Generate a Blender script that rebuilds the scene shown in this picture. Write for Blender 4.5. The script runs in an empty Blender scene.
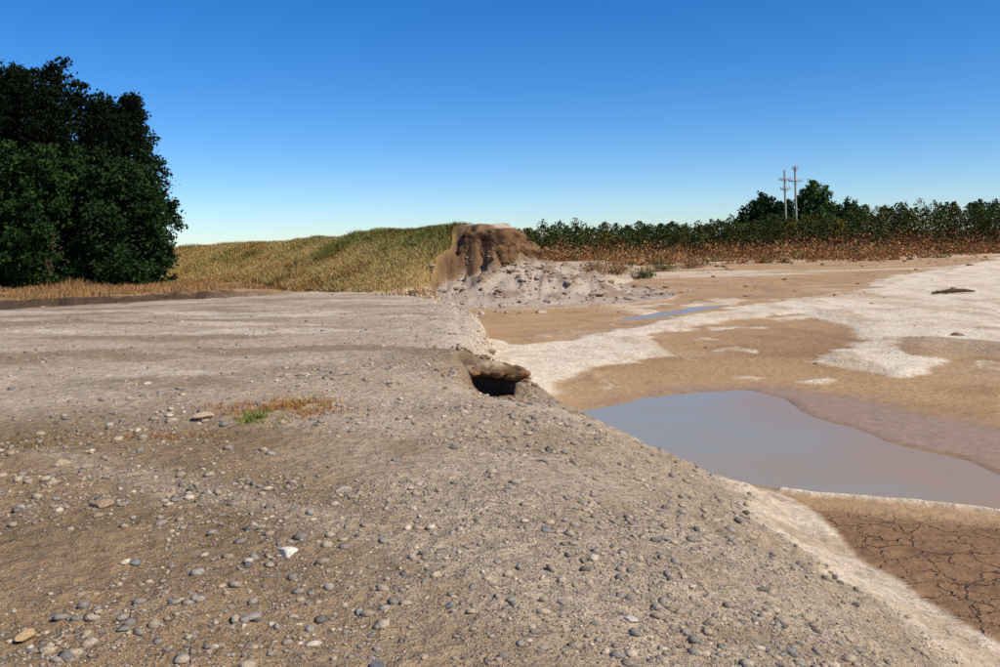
import bpy, math, numpy as np
from mathutils import Matrix, Vector
from mathutils import noise as mnoise
rng = np.random.default_rng(7)
scene = bpy.context.scene

# ------------------------------------------------------------------ noise
def _h(ix, iy, seed):
    h = (ix * 374761393 + iy * 668265263 + seed * 982451653) & 0xffffffff
    h = ((h ^ (h >> 13)) * 1274126177) & 0xffffffff
    h = ((h ^ (h >> 15)) * 1103515245) & 0xffffffff
    return ((h ^ (h >> 16)) & 0xffffffff) / 4294967296.0
def vnoise(x, y, seed=0):
    fx = np.floor(x); fy = np.floor(y)
    ix = fx.astype(np.int64); iy = fy.astype(np.int64)
    tx = x - fx; ty = y - fy
    tx = tx * tx * (3 - 2 * tx); ty = ty * ty * (3 - 2 * ty)
    a = _h(ix, iy, seed); b = _h(ix + 1, iy, seed); c = _h(ix, iy + 1, seed); d = _h(ix + 1, iy + 1, seed)
    return (a * (1 - tx) + b * tx) * (1 - ty) + (c * (1 - tx) + d * tx) * ty
def fbm(x, y, octv=4, seed=0):
    s = 0; a = 1.0; t = 0
    for i in range(octv):
        s = s + a * (vnoise(x, y, seed + i * 17) * 2 - 1); t += a; a *= 0.5
        x, y = (x * 1.6 + y * 1.2) + 3.7, (y * 1.6 - x * 1.2) + 9.1
    return s / t
def ss(a, b, x):
    t = np.clip((x - a) / (b - a), 0, 1); return t * t * (3 - 2 * t)
def sdpoly(x, y, P):
    n = len(P); d2 = np.full(x.shape, 1e12); ins = np.zeros(x.shape, bool)
    for i in range(n):
        ax, ay = P[i]; bx, by = P[(i + 1) % n]
        ex, ey = bx - ax, by - ay
        t = np.clip(((x - ax) * ex + (y - ay) * ey) / (ex * ex + ey * ey + 1e-9), 0, 1)
        d2 = np.minimum(d2, (x - ax - t * ex) ** 2 + (y - ay - t * ey) ** 2)
        if ey != 0:
            c = ((ay > y) != (by > y)) & (x < ex * (y - ay) / ey + ax)
            ins ^= c
    d = np.sqrt(d2)
    return np.where(ins, d, -d)
def polyline(x, y, P, Z):
    best = np.full(x.shape, 1e9); z = np.zeros(x.shape); side = np.zeros(x.shape)
    for i in range(len(P) - 1):
        ax, ay = P[i]; bx, by = P[i + 1]; ex, ey = bx - ax, by - ay
        t = np.clip(((x - ax) * ex + (y - ay) * ey) / (ex * ex + ey * ey), 0, 1)
        d = np.hypot(x - ax - t * ex, y - ay - t * ey)
        m = d < best
        best = np.where(m, d, best); z = np.where(m, Z[i] + t * (Z[i + 1] - Z[i]), z)
        side = np.where(m, np.sign(ex * (y - ay) - ey * (x - ax)), side)
    return best, z, side

# ------------------------------------------------------------------ site plan (metres)
BASIN = [(5.5, -12), (4.5, 0), (4.05, 5), (3.87, 7.04), (3.72, 8.04), (3.6, 8.9), (3.65, 10), (3.5, 11), (3.1, 11.7), (2.3, 12.9),
         (1.5, 14.2), (.95, 15.4), (.55, 16.8), (.2, 18.5), (-.05, 21), (-.2, 24), (-.5, 29), (-1.2, 34), (-2.6, 39), (-3.3, 43), (-2.8, 46),
         (0, 47.5), (4, 49), (7, 54), (9, 64), (13, 85), (16, 104), (60, 108), (150, 100), (300, 90), (300, -12)]
POOL = [(.9, 16.4), (1.6, 17.2), (2.5, 18.0), (4.14, 18.9), (5.1, 18.9), (5.5, 17.7), (5.3, 16.2), (5.6, 15.0), (5.7, 14.0), (6.4, 12.9), (6.5, 11.5), (5.9, 10.6), (4.9, 10.9), (4.2, 11.2),
        (3.5, 11.7), (2.7, 12.9), (1.8, 14.3)]
WETEXT = [(0, 16.8), (4.0, 19.8), (5.8, 19.6), (7.2, 17.8), (7.4, 16.2), (8.2, 15), (9.4, 13.4), (10.6, 12), (12, 10), (8, 8.8), (5.63, 10.2), (4.73, 10.75), (3.8, 11.1), (0, 14)]
SAND = [(-.9, 31.0), (.85, 27.9), (3.5, 31.7), (6.2, 35), (9.7, 39.5), (14.3, 44), (19.2, 49), (28.7, 64), (53, 92), (90, 100),
        (60, 40), (14.2, 19.5), (12.5, 22.4), (12.1, 23.5), (9.6, 20), (8.5, 20.2), (7.6, 22.8), (8.5, 24.3), (10.6, 27), (11.8, 31.6),
        (11.7, 36.2), (9.4, 35), (6.7, 31.6), (4.5, 29), (4.6, 24.7), (3.15, 23.9), (1.76, 21.7), (1.1, 20.6), (1.2, 18.0), (0.2, 15.0), (-.8, 20.5)]
STREAK = [(4.4, 35.6), (6.5, 36.6), (9.5, 40.6), (11.4, 43.6), (9.6, 42.8), (6.8, 39.8), (4.8, 37.2)]
LEVEE = [(-.2, 50), (-6.1, 54), (-14.4, 64), (-23, 76), (-34.7, 92), (-60, 130), (-140, 230)]
LEVZ = [2.60, 2.30, 1.92, 1.77, 1.70, 1.85, 1.9]
SCARP = [(-60, 20), (-30, 33), (-21.6, 38), (-16, 41), (-10.5, 46.6), (-8, 51), (-8, 400), (-400, 400), (-400, 20)]
HX, HY = -.24, 13.3
def arr(*c): return np.array(c, float)

def terrain(x, y, full=True):
    x = np.asarray(x, float); y = np.asarray(y, float)
    r = np.hypot(x, y)
    wamp = np.clip(r / 60, .12, .9)
    n1 = fbm(x * .9 / np.clip(r / 12, 1, 4), y * .9 / np.clip(r / 12, 1, 4), 4, 1)
    n2 = fbm(x * .9, y * .9, 4, 21)
    n6 = fbm(x * 3.2, y * 3.2, 3, 23)
    wx = x + n1 * wamp * 1.7; wy = y + n2 * wamp * 2.3
    # plateau
    zp = np.interp(y, [-50, 0, 8, 15, 25, 35, 50, 90, 200], [0, 0, 0, -.13, -.4, -.62, -.82, -.92, -1.0])
    zp = zp + .07 * fbm(x * .35, y * .35, 3, 5) + .025 * fbm(x * 1.7, y * 1.7, 3, 6)
    zp = zp + .22 * np.exp(-((x + 14) / 9) ** 2) * np.exp(-((y - 26) / 16) ** 2)
    scn = fbm(x * .5, y * .5, 4, 28)
    sc = sdpoly(wx + .9 * scn, wy + 1.0 * scn, SCARP)
    sfade = ss(-9.5, -15, x)
    zp = zp + sfade * ((.30 + .10 * scn) * ss(-.3, .9, sc) - .20 * np.exp(-((sc + .6) / .8) ** 2))
    # basin
    rag = .22 * np.clip(y / 10, .3, 2.6)
    n4 = fbm(x * 1.9 / np.clip(y / 20, 1, 3), y * 1.1 / np.clip(y / 20, 1, 3), 3, 29)
    sb = sdpoly(x + n1 * rag + n4 * rag * .8 * ss(15, 18, y), y + n2 * rag, BASIN)
    zb = np.interp(y, [0, 55, 75, 105, 120], [-1.6, -1.6, -1.45, -1.2, -1.05])
    sand = sdpoly(wx, wy, SAND)
    pool = sdpoly(x + n1 * .3, y + n2 * .35, POOL)
    wete = sdpoly(x + n1 * .4, y + n2 * .4, WETEXT)
    strk = sdpoly(x + n1 * .5, y + n2 * .4, STREAK)
    inc = fbm(x * .32, y * .22, 4, 33)
    inc2 = fbm(x * .9 + 5, y * .5, 4, 35)
    sandm = ss(-.12, .25, sand + .35 * inc2) * (1 - .9 * ss(.13, .27, inc + .4 * inc2) * ss(36, 20, y) * ss(3, 6, x))
    sandm = sandm * (1 - .5 * ss(.2, .36, fbm(x * .22, y * .10, 4, 37)) * ss(30, 40, y))
    farst = np.exp(-((y - 98 + .04 * (x - 50) ** 2 * .05 - 6 * inc) / 3.0) ** 2) * ss(16, 24, x)
    sandm = np.maximum(sandm, farst * .85)
    fr = np.exp(-((sand + .8 + .9 * inc2) / .10) ** 2) * ss(.0, .4, inc2 + inc) * (y > 18)
    sandm = np.maximum(sandm, fr * .6)
    # islands and streaks of silt on the mud
    isl = ss(.30, .40, fbm(x * .45 + 8, y * .35, 4, 41)) * ss(17, 20, y) * ss(4, 7, x) * ss(60, 40, y)
    sandm = np.maximum(sandm, isl * .8)
    fst = ss(.20, .34, fbm(x * .06, y * .30, 4, 39)) * ss(48, 60, y) * ss(100, 90, y)
    sandm = np.maximum(sandm, fst * .6)
    ridge_d, _, _ = polyline(x + n1 * .15, y + n2 * .15, [(3.5, 11.35), (4.73, 10.78), (5.63, 10.25), (7.2, 9.2), (9, 8.2)], [0] * 5)
    ridge = np.exp(-(ridge_d / (.07 + .05 * n2 + .03)) ** 2)
    patch = np.exp(-(((x - 6.8 + n1 * .6) / .42) ** 2 + ((y - 19.8 + n2 * .6) / .3) ** 2) ** 2)
    sandm = np.maximum(sandm, np.maximum(ridge * .95, patch))
    zb = zb + .09 * ss(-.2, .8, sand) + .05 * ridge + .03 * patch + .014 * n1 + .02 * ss(.1, .4, inc2) * (sand > -3)
    zb = zb - .16 * ss(-.35, .35, pool) - .02 * ss(0, .5, wete) - .12 * ss(-.2, .4, strk)
    zb = zb + .12 * np.clip(inc, 0, 1) * ss(.3, 2.5, sand) + .04 * inc2 * ss(0, 1, sand)
    # bank
    w = np.interp(y, [0, 9, 11, 12.5, 14, 16, 20, 26, 60, 90], [2.3, 2.3, 2.0, 1.35, .95, .75, .6, .45, .6, 3])
    s = np.clip(-sb, 0, None)
    k = 1 - np.exp(-(s / w) ** 1.4)
    zp = zp + .24 * np.exp(-((x - HX + .2) / 1.4) ** 2 - ((y - HY - .5) / 1.2) ** 2)
    z = zb + (zp - zb) * k
    z = np.where(sb > 0, zb, z)
    sl = ss(.15, .5, s) * ss(2.6, 1.5, s) * (y < 40)
    z = z - .08 * sl * ss(.45, .75, vnoise(y * 2.2 + x + n1, (x - y) * .35, 9)) + .04 * sl * n2
    # levee
    d, cz, side = polyline(x, y, LEVEE, LEVZ)
    e = (x + .2) * .93 + (y - 50) * -.37
    cn = fbm(x * .8, y * .8, 4, 44); cn3 = fbm(x * 2.1, y * 2.1, 3, 45); cn5 = fbm(x * .3, y * .3, 3, 46)
    cut = ss(-3.6, -.8, e + cn * .5) * (d < 16)
    kk = 2.2 * (1 - cut) + (.55 + .25 * cn3) * cut
    top = 1.3 + cut * (.1 + .8 * cn)
    hl = np.clip((cz + .15 * cn + .05 * cn3 + .12 * cn5) - np.clip(d - top, 0, None) / kk, -9, None)
    hl = hl - cut * .3 * np.abs(cn3) * ss(0, .5, d - top) - 0.9 * ss(0.0, 1.8, e) * cut
    lev = ss(-.05, .25, hl - z)
    z = np.maximum(z, hl)
    # talus of broken bank
    rr = np.hypot((x - .7) / 1.3, (y - 48.9) / 1.0)
    cn2 = fbm(x * 1.1, y * 1.1, 4, 55)
    tal = -1.5 + 2.35 * np.clip(1 - rr / 5.6, 0, 1) ** 1.1 + .42 * cn2 * ss(6.5, 3, rr)
    talm = ss(-.1, .15, tal - z) * (rr < 6.8)
    z = np.where(rr < 6.8, np.maximum(z, tal), z)
    rub = np.exp(-((x - 5.5) / 4) ** 2 - ((y - 52) / 3.5) ** 2)
    z = z + rub * (.35 + .6 * cn2)
    # hollow scoured under the bank edge, with a small embayment running down to it
    dx = x - HX + .10 * n6
    yw = y + .20 * n2 + .10 * n6
    ex_ = np.where(dx < 0, np.exp(-(np.abs(dx) / .36) ** 3), np.exp(-(np.abs(dx) / .62) ** 2))
    emb = ex_ * ss(HY - 2.2, HY - .45, yw) * ss(HY + .25, HY - .05, yw + .35 * np.clip(dx, 0, 2) + .25 * np.clip(-dx, 0, 1))
    hx = dx / .34; hy = (yw - HY + .02) / .34
    hr = np.sqrt(hx ** 2 + hy ** 2)
    hole = ss(1.2, .75, hr)
    z = z - np.maximum(.34 * emb, .80 * hole)
    grav = (1 - lev) * ss(.25, .6, s) * ss(46, 38, y) * (1 - talm)
    z = z + grav * (.020 * fbm(x * 4, y * 4, 3, 61) + .010 * fbm(x * 15, y * 15, 2, 62))
    z = np.where(r > 400, np.minimum(z, -1.0 + 0 * z), z)
    fw = np.interp(y, [0, 5, 8, 12, 15, 18, 30], [.6, .75, 1.2, 1.05, .55, .40, .35])
    footm = ss(fw + .25, fw - .25, s + .55 * n2 + .3 * n1)
    grav = grav * (1 - footm * .85)
    if not full: return z, dict(grav=grav, sb=sb, lev=lev, cut=cut, hl=hl, s=s, sandm=sandm, talm=talm, d=d, e=e, foot=footm, hr=hr, emb=emb)

    # ---------------- colours (linear albedo)
    def mix(c, c2, m): return c * (1 - m[:, None]) + np.asarray(c2) * m[:, None]
    g1 = fbm(x * .5, y * .5, 4, 71); g2 = fbm(x * 2.3, y * 2.3, 4, 72); g3 = fbm(x * .25, y * .6, 4, 73)
    C = np.tile(arr(.43, .33, .225), (x.size, 1))
    C = mix(C, (.31, .215, .13), ss(-.15, .5, g2) * .75)
    C = mix(C, (.50, .40, .295), ss(.1, .5, g1) * .5)
    dirt = ss(.6, -2.6, x + g1 * 1.8) * ss(10.5, 7.5, y + g1)
    C = mix(C, (.28, .17, .08), dirt * .8)
    C = mix(C, (.38, .265, .16), ss(0, .5, g2) * dirt * .5)
    C = mix(C, (.17, .115, .06), ss(.1, .5, fbm(x * .8, y * .8, 3, 79)) * dirt * .5)
    silt = ss(8.5, 11.5, y + 2 * g1) * ss(-.35, .25, g3 + .15)
    C = mix(C, (.53, .415, .305), silt * .85)
    C = mix(C, (.69, .575, .45), ss(.12, .40, fbm(x * .38, y * .8, 5, 74)) * ss(9, 14, y) * .85)
    C = mix(C, (.30, .195, .115), ss(.10, .42, fbm(x * .3, y * .65, 5, 75)) * ss(10, 14, y) * .8)
    C = mix(C, (.37, .26, .16), ss(.0, .4, fbm(x * 1.3, y * 2.2, 3, 76)) * ss(9, 12, y) * .4)
    C = mix(C, (.63, .51, .39), ss(2.6, .8, s + g2) * ss(15.0, 17, y) * ss(46, 36, y) * .75)
    tr, _, _ = polyline(x + g2 * .15, y + g2 * .15, [(-4, 7.6), (-1.75, 6.2), (-.62, 5.5), (.3, 4.7), (.9, 4.05), (1.8, 3.2)], [0] * 6)
    C = mix(C, (.49, .385, .27), np.exp(-(tr / .2) ** 2) * .6)
    for off in (0, 1.7):
        tk, _, _ = polyline(x + g2 * .1, y + g2 * .1, [(-1.2, 10.5 + off), (-4, 12.2 + off), (-9, 16 + off * 1.1), (-17, 22 + off * 1.1), (-30, 31 + off)], [0] * 5)
        C = mix(C, (.62, .50, .38), np.exp(-(tk / .22) ** 2) * .45 * ss(-.5, .3, g1))
    bey = ss(-.2, .6, sc)
    C = mix(C, (.38, .225, .10), bey * .85)
    C = mix(C, (.22, .13, .065), bey * ss(0, .5, g3) * .8)
    scarp_shade = ss(-1.0, -.3, sc + .3 * g2) * ss(1.5, .5, sc + .5 * g2) * sfade
    C = mix(C, (.05, .028, .018), scarp_shade * .94)  # shadow line painted into the soil colour along the sunlit scarp
    C = mix(C, (.11, .065, .04), np.exp(-((sc + 3.2 + 1.5 * g1) / .6) ** 2) * .8 * ss(-12, -16, x))
    Fc = np.tile(arr(.62, .50, .37), (x.size, 1)); Fc = mix(Fc, (.42, .31, .20), ss(-.1, .5, g2) * .8)
    fm = footm * .92 * ss(120, 40, y)
    C = C * (1 - fm[:, None]) + Fc * fm[:, None]
    # basin
    inb = ss(.08, -.05, -sb)
    B = np.tile(arr(.44, .275, .14), (x.size, 1))
    B = mix(B, (.34, .20, .098), ss(-.1, .5, g1) * .7)
    B = mix(B, (.51, .36, .225), ss(0, .6, g3) * .5)
    B = mix(B, (.28, .16, .08), ss(.1, .6, inc2) * .45)
    nearm = ss(10.6, 9.9, y + .45 * (x - 4.5))
    crk = ss(13, 20, x + .9 * (y - 17) + g1 * 3) * ss(34, 24, y) * (x > 5.5)
    B = mix(B, (.31, .175, .095), crk * .75)
    crk = np.clip(crk + nearm, 0, 1)
    B = mix(B, (.22, .118, .06), nearm * .8)
    B = mix(B, (.13, .07, .04), nearm * ss(.0, .4, g2) * .5)
    wet = np.clip(ss(-.9, .6, wete), 0, 1)
    B = mix(B, (.34, .205, .10), wet * .85)
    B = mix(B, (.35, .225, .125), wet * ss(.1, .5, g1) * .5)
    shore = ss(-.6, -.1, pool) * ss(.3, 0, pool)
    B = mix(B, (.30, .18, .09), shore * .5)
    Sc = np.tile(arr(.74, .62, .47), (x.size, 1)); Sc = mix(Sc, (.56, .43, .29), ss(-.1, .55, g2) * .65); Sc = mix(Sc, (.48, .34, .21), ss(.05, .5, inc2) * .6)
    B = B * (1 - sandm[:, None]) + Sc * sandm[:, None]
    red = ss(94, 104, y + g1 * 6 - .03 * x)
    B = mix(B, (.33, .17, .085), red * (1 - .6 * farst))
    C = C * (1 - inb[:, None]) + B * inb[:, None]
    far = ss(104, 110, y) * (x > 0)
    C = mix(C, (.28, .14, .07), far)
    C = mix(C, (.10, .11, .05), ss(125, 150, y))
    # levee
    hgt = np.clip((z + 1) / 3.6, 0, 1)
    Lc = np.tile(arr(.34, .235, .095), (x.size, 1))
    Lc = mix(Lc, (.18, .165, .06), ss(.45, .95, hgt + .5 * cn) * .7)
    Lc = mix(Lc, (.22, .13, .065), ss(-.1, .4, g2) * .6)
    C = C * (1 - lev[:, None]) + Lc * lev[:, None]
    cutm = ss(.45, .75, cut) * ss(-.2, .1, hl - z + .1)
    Cc = np.tile(arr(.17, .095, .05), (x.size, 1)); Cc = mix(Cc, (.25, .15, .08), ss(.45, .75, vnoise(z * 3.2 + cn * 1.2, x * .35, 8)) * .7)
    Cc = mix(Cc, (.10, .055, .03), ss(.1, .5, cn3) * .6)
    C = C * (1 - cutm[:, None]) + Cc * cutm[:, None]
    C = mix(C, (.55, .45, .36), ss(.5, .9, cut) * ss(1.3, .7, d) * ss(2.2, 2.5, z))
    tm = np.clip(talm + rub * .9, 0, 1)
    C = mix(C, (.42, .345, .275), tm * .9)
    C = mix(C, (.22, .14, .085), tm * ss(0.05, .45, cn2) * .75)
    C = mix(C, (.27, .18, .11), tm * ss(.1, .8, z) * .7)
    hole_shade = np.clip(ss(1.35, .9, hr), 0, 1)
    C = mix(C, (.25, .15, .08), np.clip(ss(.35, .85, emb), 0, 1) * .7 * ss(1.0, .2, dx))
    C = mix(C, (.07, .04, .022), hole_shade * .95)  # soil colour darkened inside the hollow to deepen its shade
    crk = crk * inb * (1 - sandm) * (1 - ss(-.6, 0, pool)) * (1 - .9 * wet)
    crk = np.maximum(crk, .25 * inb * (1 - wet) * (1 - sandm) * ss(60, 30, y))
    damp = .45 * ss(-.1, .4, g1 + .2) * ss(24, 30, y) * ss(100, 80, y) + .2 * ss(24, 18, y)
    wetf = np.maximum(wet, damp) * inb * (1 - sandm)
    return z, dict(col=C, grav=np.clip(grav * (1 - .45 * silt), 0, 1), wet=wetf, crack=crk)

# ------------------------------------------------------------------ mesh helpers
def mesh_obj(name, V, F, mats, cols=None, attrs=None, smooth=False, matidx=None):
    me = bpy.data.meshes.new(name)
    V = np.asarray(V, np.float32); F = np.asarray(F, np.int32); k = F.shape[1]
    me.vertices.add(len(V)); me.vertices.foreach_set("co", V.ravel())
    me.loops.add(F.size); me.loops.foreach_set("vertex_index", F.ravel())
    me.polygons.add(len(F)); me.polygons.foreach_set("loop_start", np.arange(0, F.size, k, dtype=np.int32))
    me.polygons.foreach_set("loop_total", np.full(len(F), k, np.int32))
    if smooth: me.polygons.foreach_set("use_smooth", np.ones(len(F), bool))
    if matidx is not None: me.polygons.foreach_set("material_index", np.asarray(matidx, np.int32))
    me.update(calc_edges=True)
    if cols is not None:
        a = me.color_attributes.new("Col", 'FLOAT_COLOR', 'POINT')
        c = np.ones((len(V), 4), np.float32); c[:, :3] = cols
        a.data.foreach_set("color", c.ravel())
    for n, v in (attrs or {}).items():
        a = me.attributes.new(n, 'FLOAT', 'POINT'); a.data.foreach_set("value", np.asarray(v, np.float32))
    for m in mats: me.materials.append(m)
    ob = bpy.data.objects.new(name, me); scene.collection.objects.link(ob)
    return ob

def new_mat(name):
    m = bpy.data.materials.new(name); m.use_nodes = True
    nt = m.node_tree; nt.nodes.clear()
    o = nt.nodes.new('ShaderNodeOutputMaterial'); b = nt.nodes.new('ShaderNodeBsdfPrincipled')
    nt.links.new(b.outputs[0], o.inputs[0])
    return m, nt, b
def N(nt, t, **kw):
    n = nt.nodes.new(t)
    for k, v in kw.items(): setattr(n, k, v)
    return n
def math_n(nt, op, a, b=None, c=None):
    n = nt.nodes.new('ShaderNodeMath'); n.operation = op
    for i, v in enumerate((a, b, c)):
        if v is None: continue
        if isinstance(v, (int, float)): n.inputs[i].default_value = v
        else: nt.links.new(v, n.inputs[i])
    return n.outputs[0]
def mulcol(nt, col, val):
    n = nt.nodes.new('ShaderNodeVectorMath'); n.operation = 'SCALE'
    nt.links.new(col, n.inputs[0]); nt.links.new(val, n.inputs['Scale']); return n.outputs[0]
def mrange(nt, v, a, b, c, d):
    n = nt.nodes.new('ShaderNodeMapRange'); nt.links.new(v, n.inputs[0])
    for i, q in enumerate((a, b, c, d)): n.inputs[i + 1].default_value = q
    return n.outputs[0]
def attr(nt, name):
    n = nt.nodes.new('ShaderNodeAttribute'); n.attribute_name = name; return n

# ------------------------------------------------------------------ materials
gm, nt, bs = new_mat("ground_material")
geo = N(nt, 'ShaderNodeNewGeometry'); P = geo.outputs['Position']
def noise(sc, det=3, rough=.6):
    n = N(nt, 'ShaderNodeTexNoise'); n.inputs['Scale'].default_value = sc; n.inputs['Detail'].default_value = det
    n.inputs['Roughness'].default_value = rough; nt.links.new(P, n.inputs['Vector']); return n
col = attr(nt, "Col").outputs['Color']; gr = attr(nt, "grav").outputs['Fac']; wt = attr(nt, "wet").outputs['Fac']; ck = attr(nt, "crack").outputs['Fac']
n1 = noise(9, 4); n2 = noise(70, 2, .7)
v = mrange(nt, n1.outputs[0], .3, .7, .78, 1.22)
v2 = mrange(nt, n2.outputs[0], .3, .7, .80, 1.2)
dry = math_n(nt, 'SUBTRACT', 1.0, wt)
v = math_n(nt, 'MULTIPLY', v, v2)
def vor(sc, feat='F1'):
    n = N(nt, 'ShaderNodeTexVoronoi', feature=feat); n.inputs['Scale'].default_value = sc; nt.links.new(P, n.inputs['Vector']); return n
p1 = vor(42); p2 = vor(110)
sep1 = N(nt, 'ShaderNodeSeparateColor'); nt.links.new(p1.outputs['Color'], sep1.inputs[0])
sep2 = N(nt, 'ShaderNodeSeparateColor'); nt.links.new(p2.outputs['Color'], sep2.inputs[0])
is1 = math_n(nt, 'MULTIPLY', math_n(nt, 'GREATER_THAN', sep1.outputs[0], .6), mrange(nt, p1.outputs['Distance'], .42, .30, 0, 1))
is1 = math_n(nt, 'MULTIPLY', is1, gr)
is2 = math_n(nt, 'MULTIPLY', math_n(nt, 'GREATER_THAN', sep2.outputs[0], .45), mrange(nt, p2.outputs['Distance'], .45, .3, 0, 1))
is2 = math_n(nt, 'MULTIPLY', is2, gr)
pebv = mrange(nt, sep1.outputs[1], 0, 1, .5, 1.65); pebv2 = mrange(nt, sep2.outputs[1], 0, 1, .55, 1.5)
c = mulcol(nt, col, v)
def mixc(a, b, f):
    n = nt.nodes.new('ShaderNodeMix'); n.data_type = 'RGBA'
    nt.links.new(f, n.inputs[0])
    for sck, q in ((6, a), (7, b)):
        if isinstance(q, tuple): n.inputs[sck].default_value = (*q, 1)
        else: nt.links.new(q, n.inputs[sck])
    return n.outputs[2]
base = N(nt, 'ShaderNodeRGB'); base.outputs[0].default_value = (.35, .275, .20, 1)
c = mixc(c, mulcol(nt, base.outputs[0], pebv2), math_n(nt, 'MULTIPLY', is2, .7))
c = mixc(c, mulcol(nt, base.outputs[0], pebv), math_n(nt, 'MULTIPLY', is1, .8))
warp = noise(1.6, 4)
wv = N(nt, 'ShaderNodeVectorMath', operation='MULTIPLY_ADD'); nt.links.new(warp.outputs['Color'], wv.inputs[0]); wv.inputs[1].default_value = (.8, .8, .8); nt.links.new(P, wv.inputs[2])
cr = N(nt, 'ShaderNodeTexVoronoi', feature='DISTANCE_TO_EDGE'); cr.inputs['Scale'].default_value = 2.6; nt.links.new(wv.outputs[0], cr.inputs['Vector'])
cl = mrange(nt, cr.outputs[0], .0, .05, 1, 0)
cl = math_n(nt, 'MULTIPLY', cl, mrange(nt, n1.outputs[0], .42, .58, .05, 1))
cl = math_n(nt, 'MULTIPLY', cl, ck)
c = mulcol(nt, c, math_n(nt, 'SUBTRACT', 1.0, math_n(nt, 'MULTIPLY', cl, .45)))
nt.links.new(c, bs.inputs['Base Color'])
nt.links.new(mrange(nt, wt, 0, 1, .92, .36), bs.inputs['Roughness'])
nt.links.new(mrange(nt, wt, 0, 1, .10, .25), bs.inputs['Specular IOR Level'])
hgt = math_n(nt, 'ADD', math_n(nt, 'MULTIPLY', is1, .014), math_n(nt, 'MULTIPLY', is2, .006))
dry2 = math_n(nt, 'MULTIPLY', dry, dry)
hgt = math_n(nt, 'ADD', hgt, math_n(nt, 'MULTIPLY', n2.outputs[0], math_n(nt, 'MULTIPLY', dry2, .014)))
hgt = math_n(nt, 'ADD', hgt, math_n(nt, 'MULTIPLY', n1.outputs[0], math_n(nt, 'MULTIPLY', dry2, .08)))
hgt = math_n(nt, 'SUBTRACT', hgt, math_n(nt, 'MULTIPLY', cl, .04))
bp = N(nt, 'ShaderNodeBump'); bp.inputs['Strength'].default_value = 1.0; bp.inputs['Distance'].default_value = 1.0
nt.links.new(hgt, bp.inputs['Height']); nt.links.new(bp.outputs[0], bs.inputs['Normal'])

def vcol_mat(name, rough=.8, spec=.2, transl=0, nscale=0, bump=0):
    m, nt, b = new_mat(name)
    a = attr(nt, "Col").outputs['Color']
    if nscale:
        tc = N(nt, 'ShaderNodeNewGeometry'); n = N(nt, 'ShaderNodeTexNoise'); n.inputs['Scale'].default_value = nscale; n.inputs['Detail'].default_value = 3
        nt.links.new(tc.outputs['Position'], n.inputs['Vector'])
        a = mulcol(nt, a, mrange(nt, n.outputs[0], .3, .7, .7, 1.3))
        if bump:
            bpn = N(nt, 'ShaderNodeBump'); bpn.inputs['Strength'].default_value = .8; bpn.inputs['Distance'].default_value = bump
            nt.links.new(n.outputs[0], bpn.inputs['Height']); nt.links.new(bpn.outputs[0], b.inputs['Normal'])
    nt.links.new(a, b.inputs['Base Color']); b.inputs['Roughness'].default_value = rough; b.inputs['Specular IOR Level'].default_value = spec
    return m
stone_m = vcol_mat("stone_material", .9, .03, 0, 90, .004)
clod_m = vcol_mat("clod_material", .95, .05, 0, 6, .1)
lip_m = vcol_mat("bank_soil_material", .95, .05, 0, 40, .04)
leaf_m = vcol_mat("leaf_material", .9, .02)
grass_m = vcol_mat("dry_grass_material", .9, .03)
bark_m = vcol_mat("bark_material", .9, .1, 0, 12, .03)
wm, wnt, wb = new_mat("muddy_water_material")
wb.inputs['Roughness'].default_value = .2; wb.inputs['IOR'].default_value = 1.33
wb.inputs['Specular IOR Level'].default_value = .33
g = N(wnt, 'ShaderNodeNewGeometry'); wn = N(wnt, 'ShaderNodeTexNoise'); wn.inputs['Scale'].default_value = 6; wnt.links.new(g.outputs['Position'], wn.inputs['Vector'])
wbp = N(wnt, 'ShaderNodeBump'); wbp.inputs['Strength'].default_value = .15; wbp.inputs['Distance'].default_value = .01
wnt.links.new(wn.outputs[0], wbp.inputs['Height']); wnt.links.new(wbp.outputs[0], wb.inputs['Normal'])
wn2 = N(wnt, 'ShaderNodeTexNoise'); wn2.inputs['Scale'].default_value = .5; wn2.inputs['Detail'].default_value = 5; wnt.links.new(g.outputs['Position'], wn2.inputs['Vector'])
sx = N(wnt, 'ShaderNodeSeparateXYZ'); wnt.links.new(g.outputs['Position'], sx.inputs[0])
gx = math_n(wnt, 'ADD', mrange(wnt, sx.outputs[0], 3.0, 5.6, 0, 1), mrange(wnt, wn2.outputs[0], .3, .7, -.45, .45))
mxw = N(wnt, 'ShaderNodeMix', data_type='RGBA'); mxw.clamp_factor = True; wnt.links.new(gx, mxw.inputs[0]); mxw.inputs[6].default_value = (.30, .275, .215, 1); mxw.inputs[7].default_value = (.36, .235, .12, 1)
wnt.links.new(mxw.outputs[2], wb.inputs['Base Color'])

# ------------------------------------------------------------------ ground sheet
rad = np.concatenate([np.geomspace(.3, 3, 50, endpoint=False), np.geomspace(3, 125, 950, endpoint=False), np.geomspace(125, 5000, 50)])
ang = np.concatenate([np.linspace(-40, 40, 1050, endpoint=False), np.linspace(40, 320, 130, endpoint=False)]) * math.pi / 180
R, A = np.meshgrid(rad, ang, indexing='ij'); nr, na = R.shape
X = (R * np.sin(A)).ravel(); Y = (R * np.cos(A)).ravel()
X = np.append(X, 0.0); Y = np.append(Y, 0.0)
Z, M = terrain(X, Y)
V = np.stack([X, Y, Z], 1)
i = np.arange(nr - 1)[:, None] * na; j = np.arange(na)[None, :]; j2 = (j + 1) % na
F = np.stack([i + j, i + na + j, i + na + j2, i + j2], -1).reshape(-1, 4)[:, ::-1]
ground = mesh_obj("ground", V, F, [gm], M['col'], dict(grav=M['grav'], wet=M['wet'], crack=M['crack']), smooth=True)

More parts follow.
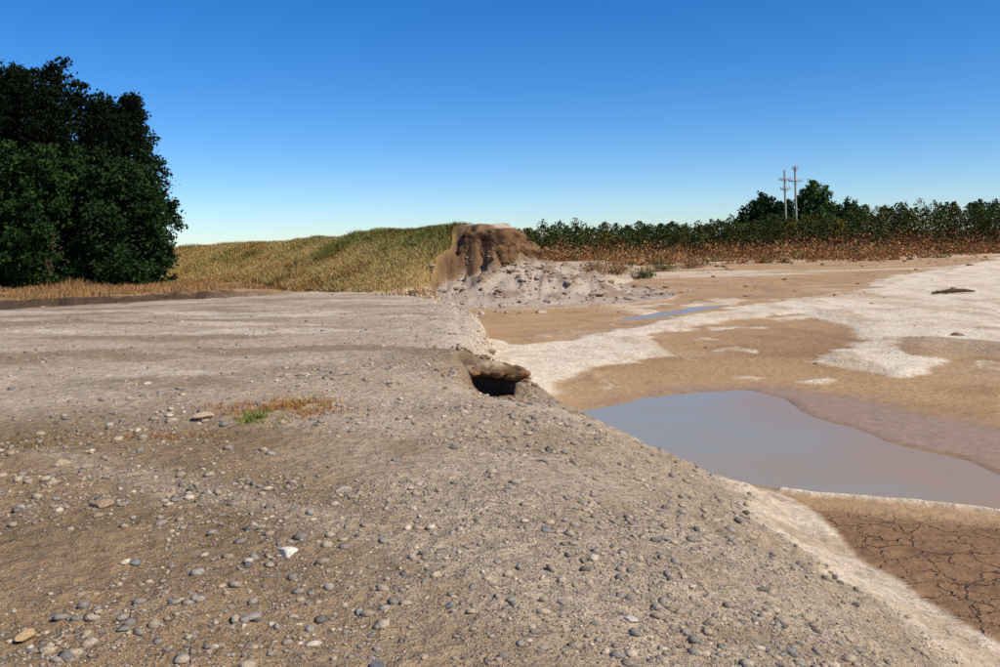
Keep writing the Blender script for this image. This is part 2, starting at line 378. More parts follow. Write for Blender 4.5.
# ------------------------------------------------------------------ water
def water(name, poly, z, grow=.5):
    P = np.array(poly); c = P.mean(0)
    P = c + (P - c) * (1 + grow / np.maximum(np.linalg.norm(P - c, axis=1), .5))[:, None]
    me = bpy.data.meshes.new(name); me.from_pydata([(a, b, z) for a, b in P], [], [list(range(len(P)))][:1]); me.update()
    me.materials.append(wm); ob = bpy.data.objects.new(name, me); scene.collection.objects.link(ob); return ob
water("pond_water", POOL, -1.645, .5)
water("pond_water", STREAK, -1.655, .6)

# ------------------------------------------------------------------ stones
def ico(sub):
    import bmesh
    bm = bmesh.new(); bmesh.ops.create_icosphere(bm, subdivisions=sub, radius=1)
    v = np.array([q.co[:] for q in bm.verts]); f = np.array([[q.index for q in p.verts] for p in bm.faces]); bm.free(); return v, f
def rots(n):
    q = rng.normal(size=(n, 4)); q /= np.linalg.norm(q, axis=1)[:, None]; w, x, y, z = q.T
    return np.stack([1 - 2 * (y * y + z * z), 2 * (x * y - z * w), 2 * (x * z + y * w), 2 * (x * y + z * w), 1 - 2 * (x * x + z * z), 2 * (y * z - x * w),
                     2 * (x * z - y * w), 2 * (y * z + x * w), 1 - 2 * (x * x + y * y)], 1).reshape(-1, 3, 3)
def rocks(pos, size, cols, sub=1, flat=.55, jag=.22, sink=.25, cuts=7, cmin=.55):
    bv, bf = ico(sub); n = len(pos); k = len(bv)
    variants = []
    for q in range(14):
        v = bv.copy()
        for _ in range(cuts):
            nrm = rng.normal(size=3); nrm /= np.linalg.norm(nrm); h = rng.uniform(cmin, .9)
            dd = v @ nrm; v = v - np.clip(dd - h, 0, None)[:, None] * nrm
        v = v * (1 + rng.normal(size=(k, 1)) * jag * .5)
        variants.append(v)
    VV = np.array(variants)[rng.integers(0, 14, n)]
    sc = np.stack([rng.uniform(.8, 1.4, n), rng.uniform(.6, 1.0, n), rng.uniform(flat * .7, flat * 1.2, n)], 1)
    VV = np.einsum('nij,nkj->nki', rots(n), VV)
    VV = VV * sc[:, None, :]
    a = rng.uniform(0, 6.28, n); ca, sa = np.cos(a)[:, None], np.sin(a)[:, None]
    x = VV[..., 0] * ca - VV[..., 1] * sa; y = VV[..., 0] * sa + VV[..., 1] * ca
    VV = np.stack([x, y, VV[..., 2]], -1) * size[:, None, None]
    P = pos.copy(); P[:, 2] += size * flat * (1 - 2 * sink) * .6
    VV = VV + P[:, None, :]
    FF = bf[None] + (np.arange(n) * k)[:, None, None]
    return VV.reshape(-1, 3), FF.reshape(-1, 3), np.repeat(cols, k, 0)
def scatter(n, r0, r1, a=40):
    r = np.sqrt(rng.uniform(r0 ** 2, r1 ** 2, n)); t = np.radians(rng.uniform(-a, a, n)); return r * np.sin(t), r * np.cos(t)
parts = []
def add(parts, vfc):
    o = sum(len(p[0]) for p in parts); parts.append((vfc[0], vfc[1] + o, vfc[2]))
def stonecols(n):
    t = rng.uniform(0, 1, n)[:, None]
    c = np.where(t < .42, arr(.265, .23, .195), np.where(t < .76, arr(.36, .285, .205), np.where(t < .91, arr(.47, .39, .29), arr(.17, .15, .135))))
    return c * rng.uniform(.75, 1.25, (n, 1))
for n, r0, r1, smin, sub, mx, pw in ((30000, 2.2, 7, .0062, 1, 7, .45), (18000, 7, 13, .0100, 1, 5.5, .45), (9000, 13, 30, .015, 1, 3.6, .45)):
    x, y = scatter(n, r0, r1); z, m = terrain(x, y, False)
    cl = fbm(x * .8, y * .8, 3, 91); cl2 = fbm(x * 2.5, y * 2.5, 2, 92)
    keep = (m['grav'] > .2) & (rng.uniform(-.5, .8, n) < 1.3 * cl + .8 * cl2 + .20 + np.clip(x, -1, 1) * .12) & (m['sb'] < -.3) & (m['hr'] > 1.3)
    x, y, z = x[keep], y[keep], z[keep]; n = len(x)
    size = smin * np.minimum(rng.power(1.0, n) ** -pw, mx)
    add(parts, rocks(np.stack([x, y, z], 1), size, stonecols(n), sub, jag=.14))
V = np.concatenate([p[0] for p in parts]); F = np.concatenate([p[1] for p in parts]); C = np.concatenate([p[2] for p in parts])
mesh_obj("gravel_stones", V, F, [stone_m], C, smooth=False)
BIG = [(-1.27, 5.15, .065, (.68, .61, .49)), (-1.2, 6.55, .075, (.40, .34, .28)), (-2.2, 4.05, .06, (.44, .30, .15)), (-.58, 3.8, .05, (.15, .145, .15)),
       (-.88, 3.62, .05, (.20, .20, .21)), (-3.05, 9.0, .13, (.42, .31, .21)), (-2.75, 6.05, .09, (.32, .22, .14)), (.62, 4.55, .035, (.5, .45, .38)), (1.45, 4.6, .05, (.24, .22, .2)),
       (.25, 5.9, .04, (.2, .19, .18)), (-.9, 7.4, .06, (.22, .2, .18)), (.5, 3.6, .05, (.22, .21, .2)), (-2.1, 5.0, .045, (.22, .21, .21)), (-.3, 4.5, .04, (.22, .21, .2)),
       (-3.6, 7.2, .08, (.36, .27, .17)), (1.1, 6.2, .045, (.26, .24, .22)), (-.2, 9.5, .06, (.38, .33, .27)), (.35, 8.0, .05, (.38, .34, .28))]
bx = np.array([b[0] for b in BIG]); by = np.array([b[1] for b in BIG]); bz, _ = terrain(bx, by, False)
for q, b in enumerate(BIG):
    v, f, c = rocks(np.array([[b[0], b[1], bz[q]]]), np.array([b[2]]), np.array([b[3]], float), 4, .5, .008, .2, cuts=10, cmin=.45)
    mesh_obj("stone", v, f, [stone_m], c, smooth=True)

# ------------------------------------------------------------------ soil masses (boxy lumps displaced with 3D noise)
def soil_mass(name, cen, half, pw, amp, fs, colf, rot=0, sub=5, mat=None):
    v, f = ico(sub); q = np.abs(v) ** pw; v = v / (q.sum(1) ** (1 / pw))[:, None]
    out = []
    for p in v:
        pp = Vector(p * half)
        a = mnoise.fractal(pp * fs + Vector(cen), 0.9, 2.1, 5); b = mnoise.fractal(pp * fs * .45 + Vector(cen) * 1.7, 1.0, 2.0, 3)
        out.append(p * half + p / (np.linalg.norm(p) + 1e-9) * (a * amp + b * amp * 1.3))
    v = np.array(out); ca, sa = math.cos(rot), math.sin(rot)
    v = np.stack([v[:, 0] * ca - v[:, 1] * sa, v[:, 0] * sa + v[:, 1] * ca, v[:, 2]], 1) + np.array(cen)
    return mesh_obj(name, v, f, [mat or clod_m], colf(v), smooth=False)
def blockcol(v):
    st = vnoise(v[:, 2] * 4.5 + .5 * fbm(v[:, 0] * .7, v[:, 1] * .7, 2, 3), v[:, 0] * .25, 19)[:, None]
    c = arr(.115, .06, .03) * (1 - st) + arr(.20, .115, .06) * st
    g_ = (fbm(v[:, 0] * 2 + v[:, 2], v[:, 2] * 2.5, 3, 4) > .22)[:, None]; c = np.where(g_, arr(.07, .038, .02), c)
    tp = ss(2.36, 2.46, v[:, 2])[:, None]; return c * (1 - tp) + arr(.48, .38, .29) * tp
soil_mass("eroded_bank", (-.40, 49.8, 1.12), np.array([1.62, 1.9, 1.28]), 5.0, .16, 1.4, blockcol, rot=-.30, sub=6)
soil_mass("eroded_bank", (1.2, 50.2, .60), np.array([.95, 1.3, .95]), 3.0, .2, 1.3, blockcol, rot=.2, sub=5)
# overhanging crust of the hollow: several ragged lobes of soil with gravel on top
hz = float(terrain(np.array([HX]), np.array([HY + .65]), False)[0][0])
def lipcol(v):
    g_ = fbm(v[:, 0] * 5, v[:, 1] * 5 + v[:, 2] * 9, 3, 6)[:, None]; tp = ss(hz - .06, hz + .01, v[:, 2])[:, None]
    c = arr(.20, .115, .06) * (1 - tp) + arr(.40, .30, .20) * tp; return np.clip(c * (1 + .7 * g_), .03, .6)
for (ox, oy, oz, hx_, hy_, hz_, rt) in ((-.22, .26, -.10, .30, .40, .075, .3), (.06, .30, -.085, .32, .46, .07, -.15), (.34, .34, -.15, .26, .36, .075, .5), (-.44, .20, -.13, .20, .34, .09, .1)):
    soil_mass("bank_overhang", (HX + ox, HY + oy, hz + oz), np.array([hx_, hy_, hz_]), 2.2, .055, 5.5, lipcol, rot=rt, sub=5, mat=lip_m)

# ------------------------------------------------------------------ rubble of the broken levee
x = np.concatenate([rng.normal(1.2, 3.0, 700), rng.normal(6.5, 3.2, 420), rng.uniform(-4, 12, 150), rng.uniform(4, 20, 110)])
y = np.concatenate([rng.normal(47.2, 2.2, 700), rng.normal(51.5, 2.4, 420), rng.uniform(40, 48, 150), rng.uniform(52, 72, 110)])
z, m = terrain(x, y, False); keep = (z < .9) & (m['sb'] < 4.5) & ~((m['cut'] < .3) & (m['lev'] > .2)); x, y, z = x[keep], y[keep], z[keep]; n = len(x)
t = rng.uniform(0, 1, (n, 1)); cc = np.where(t < .5, arr(.38, .305, .245), np.where(t < .88, arr(.24, .15, .09), arr(.46, .39, .31))) * rng.uniform(.8, 1.15, (n, 1))
v, f, c = rocks(np.stack([x, y, z], 1), .05 * np.minimum(rng.power(1., n) ** -.52, 6.5), cc, 2, .5, .2, .4, cuts=11, cmin=.35)
mesh_obj("earth_rubble", v, f, [clod_m], c)
x = np.concatenate([rng.normal(HX + .1, .5, 110), rng.normal(HX + .05, .40, 130)]); y = np.concatenate([rng.normal(HY - .7, .45, 110), rng.normal(HY + .45, .35, 130)])
z, m = terrain(x, y, False); k = (m['hr'] > 1.3) & ((y < HY - .35) | (y > HY + .2)); x, y, z = x[k], y[k], z[k]; n = len(x)
v, f, c = rocks(np.stack([x, y, z + .03 * (y > HY)], 1), rng.uniform(.012, .05, n), arr(.31, .21, .13) * rng.uniform(.6, 1.3, (n, 1)), 2, .7, .12, .3)
mesh_obj("soil_clods", v, f, [clod_m], c)
# crumbled edge of the bank further back
yy = rng.uniform(15, 46, 420); x = np.interp(yy, [14, 16, 18.5, 21, 24, 29, 34, 39, 43, 46], [1.4, .65, .1, -.3, -.5, -.8, -1.6, -3.0, -3.7, -3.4]) + rng.normal(-.1, .28, 420)
z, m = terrain(x, yy, False); n = len(x)
v, f, c = rocks(np.stack([x, yy, z], 1), .022 * np.minimum(rng.power(1., n) ** -.5, 5) * (.5 + yy / 30), arr(.44, .34, .25) * rng.uniform(.55, 1.2, (n, 1)), 2, .55, .16, .35, cuts=10, cmin=.4)
mesh_obj("bank_edge_clods", v, f, [clod_m], c)

# ------------------------------------------------------------------ foliage helpers
def leaves(cen, size, cols, aspect=.55, up=0.0):
    n = len(cen); R3 = rots(n); a = R3[:, :, 0] * size[:, None]; b = R3[:, :, 1] * (size * aspect)[:, None]
    if up: a[:, 2] = np.abs(a[:, 2]) + up * size
    V = np.stack([cen - a, cen - b, cen + a, cen + b], 1).reshape(-1, 3)
    F = np.arange(n * 4).reshape(-1, 4); return V, F, np.repeat(cols, 4, 0)
def tube(pts, rads, seg=7):
    pts = np.asarray(pts, float); k = len(pts); V = []; F = []
    for i in range(k):
        d = pts[min(i + 1, k - 1)] - pts[max(i - 1, 0)]; d /= np.linalg.norm(d) + 1e-9
        u = np.cross(d, [0.3, .9, .1]); u /= np.linalg.norm(u) + 1e-9; w = np.cross(d, u)
        for s in range(seg):
            t = 2 * math.pi * s / seg; V.append(pts[i] + rads[i] * (math.cos(t) * u + math.sin(t) * w))
    for i in range(k - 1):
        for s in range(seg): F.append([i * seg + s, i * seg + (s + 1) % seg, (i + 1) * seg + (s + 1) % seg, (i + 1) * seg + s])
    return np.array(V), np.array(F)
def make_tree(name, x, y, H, Rw, nl=44, per=420, leaf=.15, c1=(.035, .06, .02), c2=(.07, .11, .03), low=.06, clump=.65, prof=None, rise=.05):
    zb = float(terrain(np.array([x]), np.array([y]), False)[0][0]) - .15
    parts = []; mi = []
    hs = np.linspace(0, 1, 9); wob = rng.normal(size=(9, 2)) * .02 * H; wob[0] = 0
    tp = np.stack([x + wob[:, 0], y + wob[:, 1], zb + hs * H * .93], 1)
    v, f = tube(tp, (1 - hs) ** .8 * .032 * H + .03, 9); parts.append((v, f, np.tile(arr(.09, .065, .045), (len(v), 1)))); mi += [0] * len(f)
    cs = []
    for q in range(nl):
        h = low + (1 - low) * (q + rng.uniform(0, .8)) / nl
        p0 = np.array([np.interp(h * .8, hs, tp[:, 0]), np.interp(h * .8, hs, tp[:, 1]), zb + max(h - rise * 1.5, .02) * H * .80])
        wd = Rw * (prof(h) if prof else math.sin(math.pi * (min(max(h, .02), 1) * .8 + .16)) ** .6) * rng.uniform(.6, 1.18)
        a = q * 2.4 + rng.uniform(-.5, .5)
        p2 = np.array([x + math.cos(a) * wd, y + math.sin(a) * wd, zb + h * H + rise * H * rng.uniform(-.3, 1) - (.03 * H if h < .3 else 0)])
        p2[2] = min(p2[2], zb + H * rng.uniform(.93, 1.02)); p1 = (p0 + p2) / 2 + np.array([0, 0, .02 * H])
        v, f = tube([p0, p1, p2], [.012 * H * (1.2 - h), .007 * H * (1.2 - h) + .01, .012], 5); parts.append((v, f, np.tile(arr(.08, .06, .04), (len(v), 1)))); mi += [0] * len(f)
        cs += [(p2, 1.0), (p1 * .45 + p2 * .55, 1.0), (p1 + rng.normal(size=3) * .4, 1.0), (p2 * 1.0 + np.array([0, 0, clump * .9]) + rng.normal(size=3) * .25, .55)]
        for s in range(3): cs.append((p2 * .8 + p1 * .2 + np.clip(rng.normal(size=3), -1.5, 1.5) * clump * 1.2, .55))
    for ccn, sc in cs:
        n = int(per * sc * .30); g_ = rng.normal(size=(n, 3)) * clump * sc * .55 * np.array([[1, 1, .9]])
        cen = ccn + g_; cen[:, 2] = np.maximum(cen[:, 2], zb + .25)
        t = np.clip(rng.uniform(0, 1) * .6 + rng.uniform(0, .5, (n, 1)), 0, 1)
        v, f, c = leaves(cen, leaf * rng.uniform(.5, 1.4, n), np.array(c1) * (1 - t) + np.array(c2) * t); parts.append((v, f, c)); mi += [1] * n
    o = 0; VV = []; FF = []; CC = []
    for v, f, c in parts: VV.append(v); FF.append(f + o); CC.append(c); o += len(v)
    return mesh_obj(name, np.concatenate(VV), np.concatenate(FF), [bark_m, leaf_m], np.concatenate(CC), matidx=mi)

dk = dict(c1=(.007, .011, .006), c2=(.014, .021, .009), rise=.08, leaf=.13, per=520); gnn = dict(c1=(.010, .024, .008), c2=(.036, .07, .019), leaf=.13, per=520)
make_tree("poplar_tree", -30.6, 61, 14.6, 4.0, nl=70, **dk)
make_tree("poplar_tree", -35.0, 62, 15.3, 4.6, nl=66, **dk)
make_tree("poplar_tree", -26.7, 62.5, 12.9, 2.8, nl=58, **dk)
make_tree("poplar_tree", -41, 64, 15.0, 4.6, nl=40, **dk)
make_tree("willow_tree", -29.2, 57.5, 8.8, 3.7, nl=46, **gnn)
make_tree("willow_tree", -24.4, 58, 7.8, 2.8, nl=44, low=.02, c1=(.009, .020, .007), c2=(.03, .056, .018), leaf=.13, per=520)
make_tree("willow_tree", -34.3, 56.5, 7.6, 3.6, nl=40, c1=(.007, .013, .006), c2=(.017, .03, .011))
make_tree("shade_tree", 45.8, 155, 8.7, 4.6, nl=30, per=340, leaf=.24, c1=(.016, .032, .012), c2=(.04, .07, .025), clump=.9, rise=.01)
make_tree("shade_tree", 54.8, 156, 10.8, 3.6, nl=30, per=340, leaf=.24, c1=(.035, .07, .02), c2=(.10, .16, .045), clump=.85, rise=.01)
make_tree("shade_tree", 50.5, 158, 7.6, 3.0, nl=22, per=300, leaf=.24, c1=(.02, .04, .015), c2=(.05, .085, .03), clump=.85, rise=.01)
make_tree("shade_tree", 62.0, 158, 7.4, 3.2, nl=22, per=300, leaf=.24, c1=(.02, .04, .015), c2=(.05, .085, .03), clump=.85, rise=.01)

# ------------------------------------------------------------------ orchard (mass of distant trees)
cs = []; co = []; sz = []; TV = []; TF = []; o = 0
for row in range(6):
    yb = 115 + row * 5.5
    x = -12.0
    while x < 185:
        yy = yb - .10 * max(x - 25, 0) + rng.uniform(-1.8, 1.8)
        gl = float(fbm(np.array([x * .07]), np.array([yy * .07]), 3, 88)[0])
        if rng.uniform() < .96:
            H = (rng.uniform(3.4, 4.7) + 1.0 * gl) + (2.1 * min(max(x - 35, 0) / 30, 1)) + row * .1 + (1.0 if rng.uniform() < .05 else 0); w = rng.uniform(1.2, 2.1)
            n = int((430 if row < 3 else 230) * w)
            h = rng.uniform(.03, 1, n) ** .85; wr = w * np.sqrt(np.clip(1 - (h * 1.02) ** 3, .02, 1)) * np.sqrt(rng.uniform(.03, 1.15, n))
            a = rng.uniform(0, 6.28, n); lump_ = 1 + .3 * np.sin(a * 3 + rng.uniform(0, 6)) * np.sin(h * 9 + rng.uniform(0, 6))
            cs.append(np.stack([x + wr * lump_ * np.cos(a), yy + wr * lump_ * np.sin(a), -1.05 + h * H * (.90 + .1 * lump_)], 1)); sz.append(rng.uniform(.07, .18, n))
            t = rng.uniform(0, 1) * .6 + rng.uniform(0, .45, (n, 1))
            cA = arr(.022, .034, .011) * (1 - t) + arr(.085, .10, .030) * t
            if rng.uniform() < .18: cA = cA * arr(1.8, 1.15, .8)
            dead = (h[:, None] < rng.uniform(.2, .55)) & (rng.uniform(size=(n, 1)) < .75)
            cA = np.where(dead, arr(.22, .10, .042) * rng.uniform(.6, 1.2, (n, 1)), cA); co.append(cA)
            v, f = tube([(x, yy, -1.3), (x + rng.uniform(-.1, .1), yy, 1.0), (x, yy, H * .7 - 1)], [.1, .07, .02], 4); TV.append(v); TF.append(f + o); o += len(v)
        x += rng.uniform(1.2, 2.7)
v, f, c = leaves(np.concatenate(cs), np.concatenate(sz), np.concatenate(co), .7)
tv = np.concatenate(TV); tf = np.concatenate(TF)
mesh_obj("orchard_trees", np.concatenate([tv, v]), np.concatenate([tf, f + len(tv)]), [leaf_m], np.concatenate([np.tile(arr(.09, .06, .04), (len(tv), 1)), c]))
# dead, flood-flattened brush in front
n = 2600; x = rng.uniform(4, 150, n); yt = rng.uniform(0, 1, n) ** .7; y = 90 + yt * 26 - .10 * np.maximum(x - 25, 0)
cl = fbm(x * .12, y * .25, 3, 5); k = (cl > -.34 + .35 * (1 - yt)) & ~((x < 11) & (y < 98)); x, y, yt, cl = x[k], y[k], yt[k], cl[k]; z, _ = terrain(x, y, False)
cs = []; co = []; sz = []
for q in range(len(x)):
    m_ = 64; s = rng.uniform(.3, .95) * (.5 + .9 * yt[q]) * (1 + .6 * cl[q]); cen = np.stack([x[q] + rng.normal(0, s * 1.1, m_), y[q] + rng.normal(0, s * .8, m_), z[q] + np.abs(rng.normal(0, s * .85, m_))], 1)
    cs.append(cen); sz.append(rng.uniform(.07, .22, m_)); t = rng.uniform(0, 1)
    b_ = arr(.29, .13, .052) if t < .62 else (arr(.44, .25, .12) if t < .84 else arr(.10, .11, .04)); co.append(b_ * rng.uniform(.6, 1.4, (m_, 1)))
v, f, c = leaves(np.concatenate(cs), np.concatenate(sz), np.concatenate(co), .35)
mesh_obj("dead_brush", v, f, [grass_m], c)
for (bx_, by_, s, cA) in ((8.5, 66, .9, (.34, .21, .11)), (11, 69, .8, (.13, .12, .045)), (6.2, 60, .7, (.36, .23, .12)), (14.5, 80, 1.2, (.14, .12, .045)), (10, 76, 1.1, (.30, .17, .08)), (7.5, 72, .9, (.3, .18, .09)), (18, 84, 1.0, (.32, .18, .09))):
    z0 = float(terrain(np.array([bx_]), np.array([by_]), False)[0][0]); m_ = 800
    dirn = rng.normal(size=(m_, 3)); dirn /= np.linalg.norm(dirn, axis=1)[:, None]; dirn[:, 2] = np.abs(dirn[:, 2])
    cen = np.array([bx_, by_, z0]) + dirn * rng.uniform(.2, 1.1, (m_, 1)) * np.array([s * 1.3, s, s]) + fbm(dirn[:, 0] * 3, dirn[:, 1] * 3, 2, 3)[:, None] * .3
    v, f, c = leaves(cen, rng.uniform(.05, .13, m_), np.array(cA) * rng.uniform(.5, 1.4, (m_, 1)), .35, .5); mesh_obj("dry_bush", v, f, [grass_m], c)

# ------------------------------------------------------------------ grass blades
def blades(x, y, z, h, cols, w=.02, lean=.4):
    n = len(x); a = rng.uniform(0, 6.28, n); ln = rng.uniform(0, lean, n) * h; b = rng.uniform(0, 6.28, n)
    d = np.stack([np.cos(a), np.sin(a), 0 * a], 1) * (np.asarray(w) * np.ones(n))[:, None]
    p = np.stack([x, y, z], 1); t = p + np.stack([np.cos(b) * ln, np.sin(b) * ln, h], 1)
    V = np.stack([p - d, p + d, t], 1).reshape(-1, 3); return V, np.arange(3 * n).reshape(-1, 3), np.repeat(cols, 3, 0)
n = 340000
t = rng.uniform(0, 1, n) ** 1.4; seg = np.array(LEVEE[:6])
x = np.interp(t, [0, .2, .45, .65, .85, 1], seg[:, 0]) + rng.uniform(-10, 7, n); y = np.interp(t, [0, .2, .45, .65, .85, 1], seg[:, 1]) + rng.uniform(-12, 4, n)
z, m = terrain(x, y, False); k = (m['lev'] > .2) & (m['cut'] < .55) & (m['talm'] < .4); x, y, z = x[k], y[k], z[k]; n = len(x)
gn = fbm(x * .35, y * .35, 4, 44); gb = fbm(x * .22, y * .22, 5, 144); hg = np.clip((z + 1) / 3.6, 0, 1)
k = rng.uniform(size=n) < .35 + .65 * ss(-.6, .1, gn + .2); x, y, z, gn, gb, hg = x[k], y[k], z[k], gn[k], gb[k], hg[k]; n = len(x)
t = ss(.38, .98, .50 * hg + 1.1 * gb + .3 * gn + .45 * ss(-16, -4, x) + rng.normal(0, .22, n))[:, None]
cA = (arr(.46, .32, .13) * (1 - t) + arr(.165, .18, .045) * t) * rng.uniform(.55, 1.3, (n, 1))
br = (fbm(x * .5, y * .5, 4, 150)[:, None] > .18) & (rng.uniform(size=(n, 1)) < .7)
cA = np.where(br, cA * arr(.75, .60, .52), cA)
mesh_obj("levee_grass", *blades(x, y, z - .02, rng.uniform(.10, .32, n) * np.maximum(.6, 1 + 1.3 * gn + .7 * gb), cA, .03, .9)[:2], [grass_m], np.repeat(cA, 3, 0))
n = 90000; x = rng.uniform(-50, -3, n); y = rng.uniform(36, 66, n); z, m = terrain(x, y, False)
scn = fbm(x * .5, y * .5, 4, 28); sc = sdpoly(x + .9 * scn, y + scn, SCARP); gn = fbm(x * .3, y * .5, 4, 12)
k = ((sc > .9) | ((x > -10) & (m['s'] > .0) & (m['s'] < 3) & (y > 41))) & (m['lev'] < .4) & (gn > -.08) & (m['talm'] < .3); x, y, z, gn = x[k], y[k], z[k], gn[k]; n = len(x)
t = rng.uniform(0, 1, (n, 1)); cA = (arr(.42, .25, .11) * (1 - t) + arr(.24, .12, .05) * t) * rng.uniform(.6, 1.2, (n, 1))
hh = rng.uniform(.08, .3, n) + .7 * np.clip(gn, 0, 1) * np.exp(-((x + 31) / 8) ** 2 - ((y - 54) / 3) ** 2) * 2
V, F, _ = blades(x, y, z - .02, hh, cA, .03, .7); mesh_obj("dry_grass", V, F, [grass_m], np.repeat(cA, 3, 0))
def weed(cx, cy, sx, sy, n, cols, h):
    x = rng.normal(cx, sx, n); y = rng.normal(cy, sy, n)
    cl = fbm(x * 9, y * 9, 2, 14) > -.05; x = x[cl]; y = y[cl]; n = len(x)
    z, _ = terrain(x, y, False); t = rng.uniform(size=(n, 1)); cA = (np.array(cols[0]) * (1 - t) + np.array(cols[1]) * t) * rng.uniform(.7, 1.2, (n, 1))
    V, F, _ = blades(x, y, z - .005, rng.uniform(.2, 1, n) ** 1.4 * h, cA, .0045, 1.8); return V, F, np.repeat(cA, 3, 0)
for args in ((-2.45, 8.9, .10, .14, 900, ((.13, .20, .04), (.26, .27, .07)), .12),
             (-2.40, 9.6, .36, .35, 4200, ((.46, .23, .08), (.34, .15, .06)), .10),
             (-2.1, 9.7, .09, .12, 500, ((.30, .30, .09), (.42, .26, .09)), .16),
             (-3.2, 8.2, .4, .14, 1300, ((.30, .16, .07), (.36, .2, .09)), .06),
             (-4.3, 8.0, .3, .3, 1200, ((.18, .17, .06), (.27, .18, .08)), .07),
             (-3.3, 6.9, .25, .2, 300, ((.18, .15, .06), (.25, .16, .07)), .04),
             (-3.9, 5.4, .3, .3, 300, ((.18, .14, .06), (.22, .14, .07)), .04)):
    V, F, C = weed(*args); mesh_obj("weed_clump", V, F, [grass_m], C)

# ------------------------------------------------------------------ driftwood on the sand
def driftwood(x, y, L):
    z = float(terrain(np.array([x]), np.array([y]), False)[0][0])
    Vs = []; Fs = []; o = 0
    for pts, rr in (([(x - L / 2, y, z + .05), (x - L * .1, y + .1, z + .12), (x + L * .2, y - .05, z + .14), (x + L / 2, y + .1, z + .08)], [.05, .10, .09, .03]),
                    ([(x - L * .1, y + .1, z + .12), (x + .1, y + .4, z + .25), (x + .4, y + .6, z + .22)], [.06, .04, .02]),
                    ([(x - L * .35, y, z + .1), (x - L * .45, y - .3, z + .2)], [.05, .02])):
        v, f = tube(pts, rr, 8); Vs.append(v); Fs.append(f + o); o += len(v)
    V = np.concatenate(Vs); return mesh_obj("driftwood_log", V, np.concatenate(Fs), [bark_m], np.tile(arr(.09, .055, .035), (len(V), 1)), smooth=True)
driftwood(22.4, 44, 2.2)
x = rng.uniform(5, 60, 700); y = rng.uniform(14, 95, 700); z, m = terrain(x, y, False); k = (m['sb'] > .5) & (m['sandm'] < .6) | (rng.uniform(size=700) < .3)
k &= (m['sb'] > .3) & ~((y < 20) & (x < 9)); x, y, z = x[k], y[k], z[k]; n = len(x)
v, f, c = rocks(np.stack([x, y, z], 1), .025 * np.minimum(rng.power(1., n) ** -.5, 5) * (1 + y / 50), arr(.20, .125, .075) * rng.uniform(.6, 1.5, (n, 1)), 1, .4, .2, .3)
mesh_obj("mud_debris", v, f, [clod_m], c)

# ------------------------------------------------------------------ utility poles
def box(cx, cy, cz, sx, sy, sz):
    s = np.array([[a, b, c] for a in (-1, 1) for b in (-1, 1) for c in (-1, 1)], float) * .5 * np.array([sx, sy, sz]) + np.array([cx, cy, cz])
    return s, np.array([[0, 1, 3, 2], [4, 6, 7, 5], [0, 4, 5, 1], [2, 3, 7, 6], [0, 2, 6, 4], [1, 5, 7, 3]])
def upole(x, y, top, arms):
    em = bpy.data.objects.new("utility_pole", None); scene.collection.objects.link(em); em.location = (x, y, -1.1)
    H = top + 1.1
    def child(nm, v, f, c):
        ob = mesh_obj(nm, v, f, [bark_m], np.tile(np.array(c, float), (len(v), 1))); ob.parent = em
    v, f = tube([(0, 0, -.5), (0, 0, H * .5), (0, 0, H)], [.21, .18, .14], 10); child("pole_shaft", v, f, (.38, .33, .28))
    for k, (dz, w) in enumerate(arms):
        v, f = box(0, -.2, H - dz, w, .14, .18); child("crossarm", v, f, (.32, .27, .23))
        for s in (-.46, -.2, .2, .46):
            v, f = tube([(s * w, -.2, H - dz + .09), (s * w, -.2, H - dz + .3), (s * w, -.2, H - dz + .42)], [.03, .09, .04], 8); child("insulator", v, f, (.5, .48, .45))
        for s in (-1, 1):
            v, f = tube([(0, -.2, H - dz - .7), (s * w * .35, -.2, H - dz - .05)], [.035, .035], 5); child("brace", v, f, (.32, .27, .23))
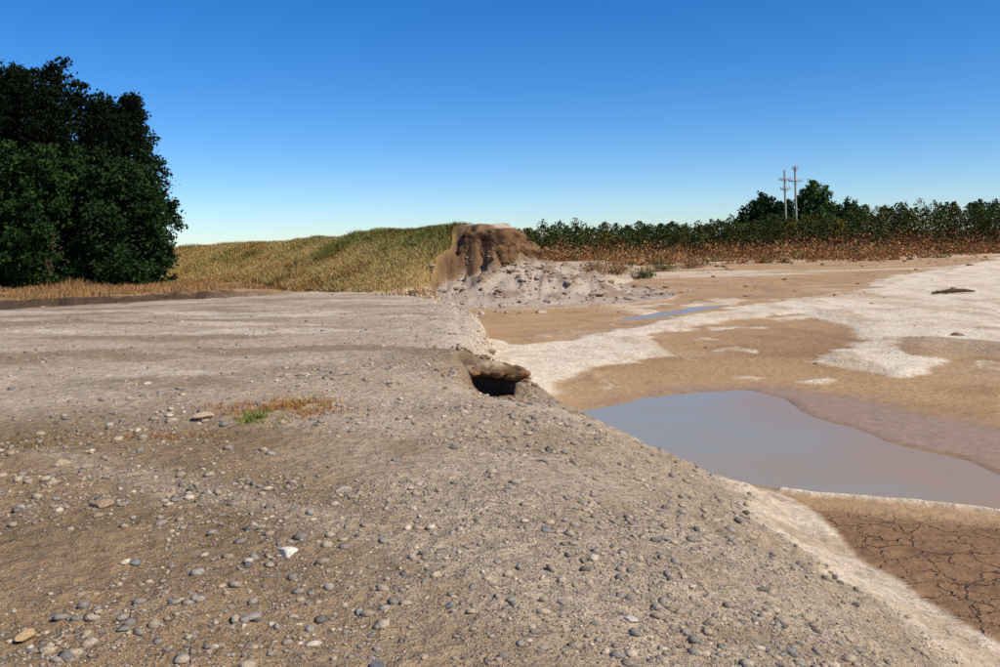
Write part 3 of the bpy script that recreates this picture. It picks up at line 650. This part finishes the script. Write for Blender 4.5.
upole(48.3, 150, 12.4, [(1.6, 1.9), (3.2, 1.7)]); upole(50.4, 151, 13.2, [(.5, 1.0), (2.6, 2.4)])

# ------------------------------------------------------------------ light, sky, camera
el = math.radians(47); az = math.radians(122)   # azimuth clockwise from +Y
sd = Vector((math.sin(az) * math.cos(el), math.cos(az) * math.cos(el), math.sin(el)))
sl = bpy.data.lights.new("sun", 'SUN'); sl.energy = 5.0; sl.angle = math.radians(.5); sl.color = (1, .915, .74)
so = bpy.data.objects.new("sun", sl); scene.collection.objects.link(so); so.rotation_euler = sd.to_track_quat('Z', 'Y').to_euler(); so.location = (20, -20, 30)
w = bpy.data.worlds.new("World"); scene.world = w; w.use_nodes = True; wt_ = w.node_tree
bg = wt_.nodes['Background']; sk = wt_.nodes.new('ShaderNodeTexSky'); sk.sky_type = 'NISHITA'; sk.sun_disc = False
sk.sun_elevation = el; sk.sun_rotation = az; sk.air_density = 1.0; sk.dust_density = 0.1; sk.ozone_density = 4.0; sk.altitude = 1200
hs_ = wt_.nodes.new('ShaderNodeHueSaturation'); hs_.inputs['Saturation'].default_value = 1.35; wt_.links.new(sk.outputs[0], hs_.inputs['Color'])
mm = wt_.nodes.new('ShaderNodeMix'); mm.data_type = 'RGBA'; mm.blend_type = 'MULTIPLY'; mm.inputs[0].default_value = 1; mm.inputs[7].default_value = (.88, .99, 1.18, 1)
wt_.links.new(hs_.outputs[0], mm.inputs[6]); wt_.links.new(mm.outputs[2], bg.inputs[0]); bg.inputs[1].default_value = .112
cam = bpy.data.cameras.new("camera"); co_ = bpy.data.objects.new("camera", cam); scene.collection.objects.link(co_); scene.camera = co_
cam.lens = 32; cam.sensor_width = 36; cam.shift_y = -.0925; cam.clip_end = 8000; cam.clip_start = .05
co_.matrix_world = Matrix.Translation((0, 0, 1.7)) @ Matrix.Rotation(math.radians(90), 4, 'X') @ Matrix.Rotation(math.radians(-1.5), 4, 'Z')
scene.view_settings.view_transform = 'Standard'; scene.view_settings.look = 'None'; scene.view_settings.exposure = 0
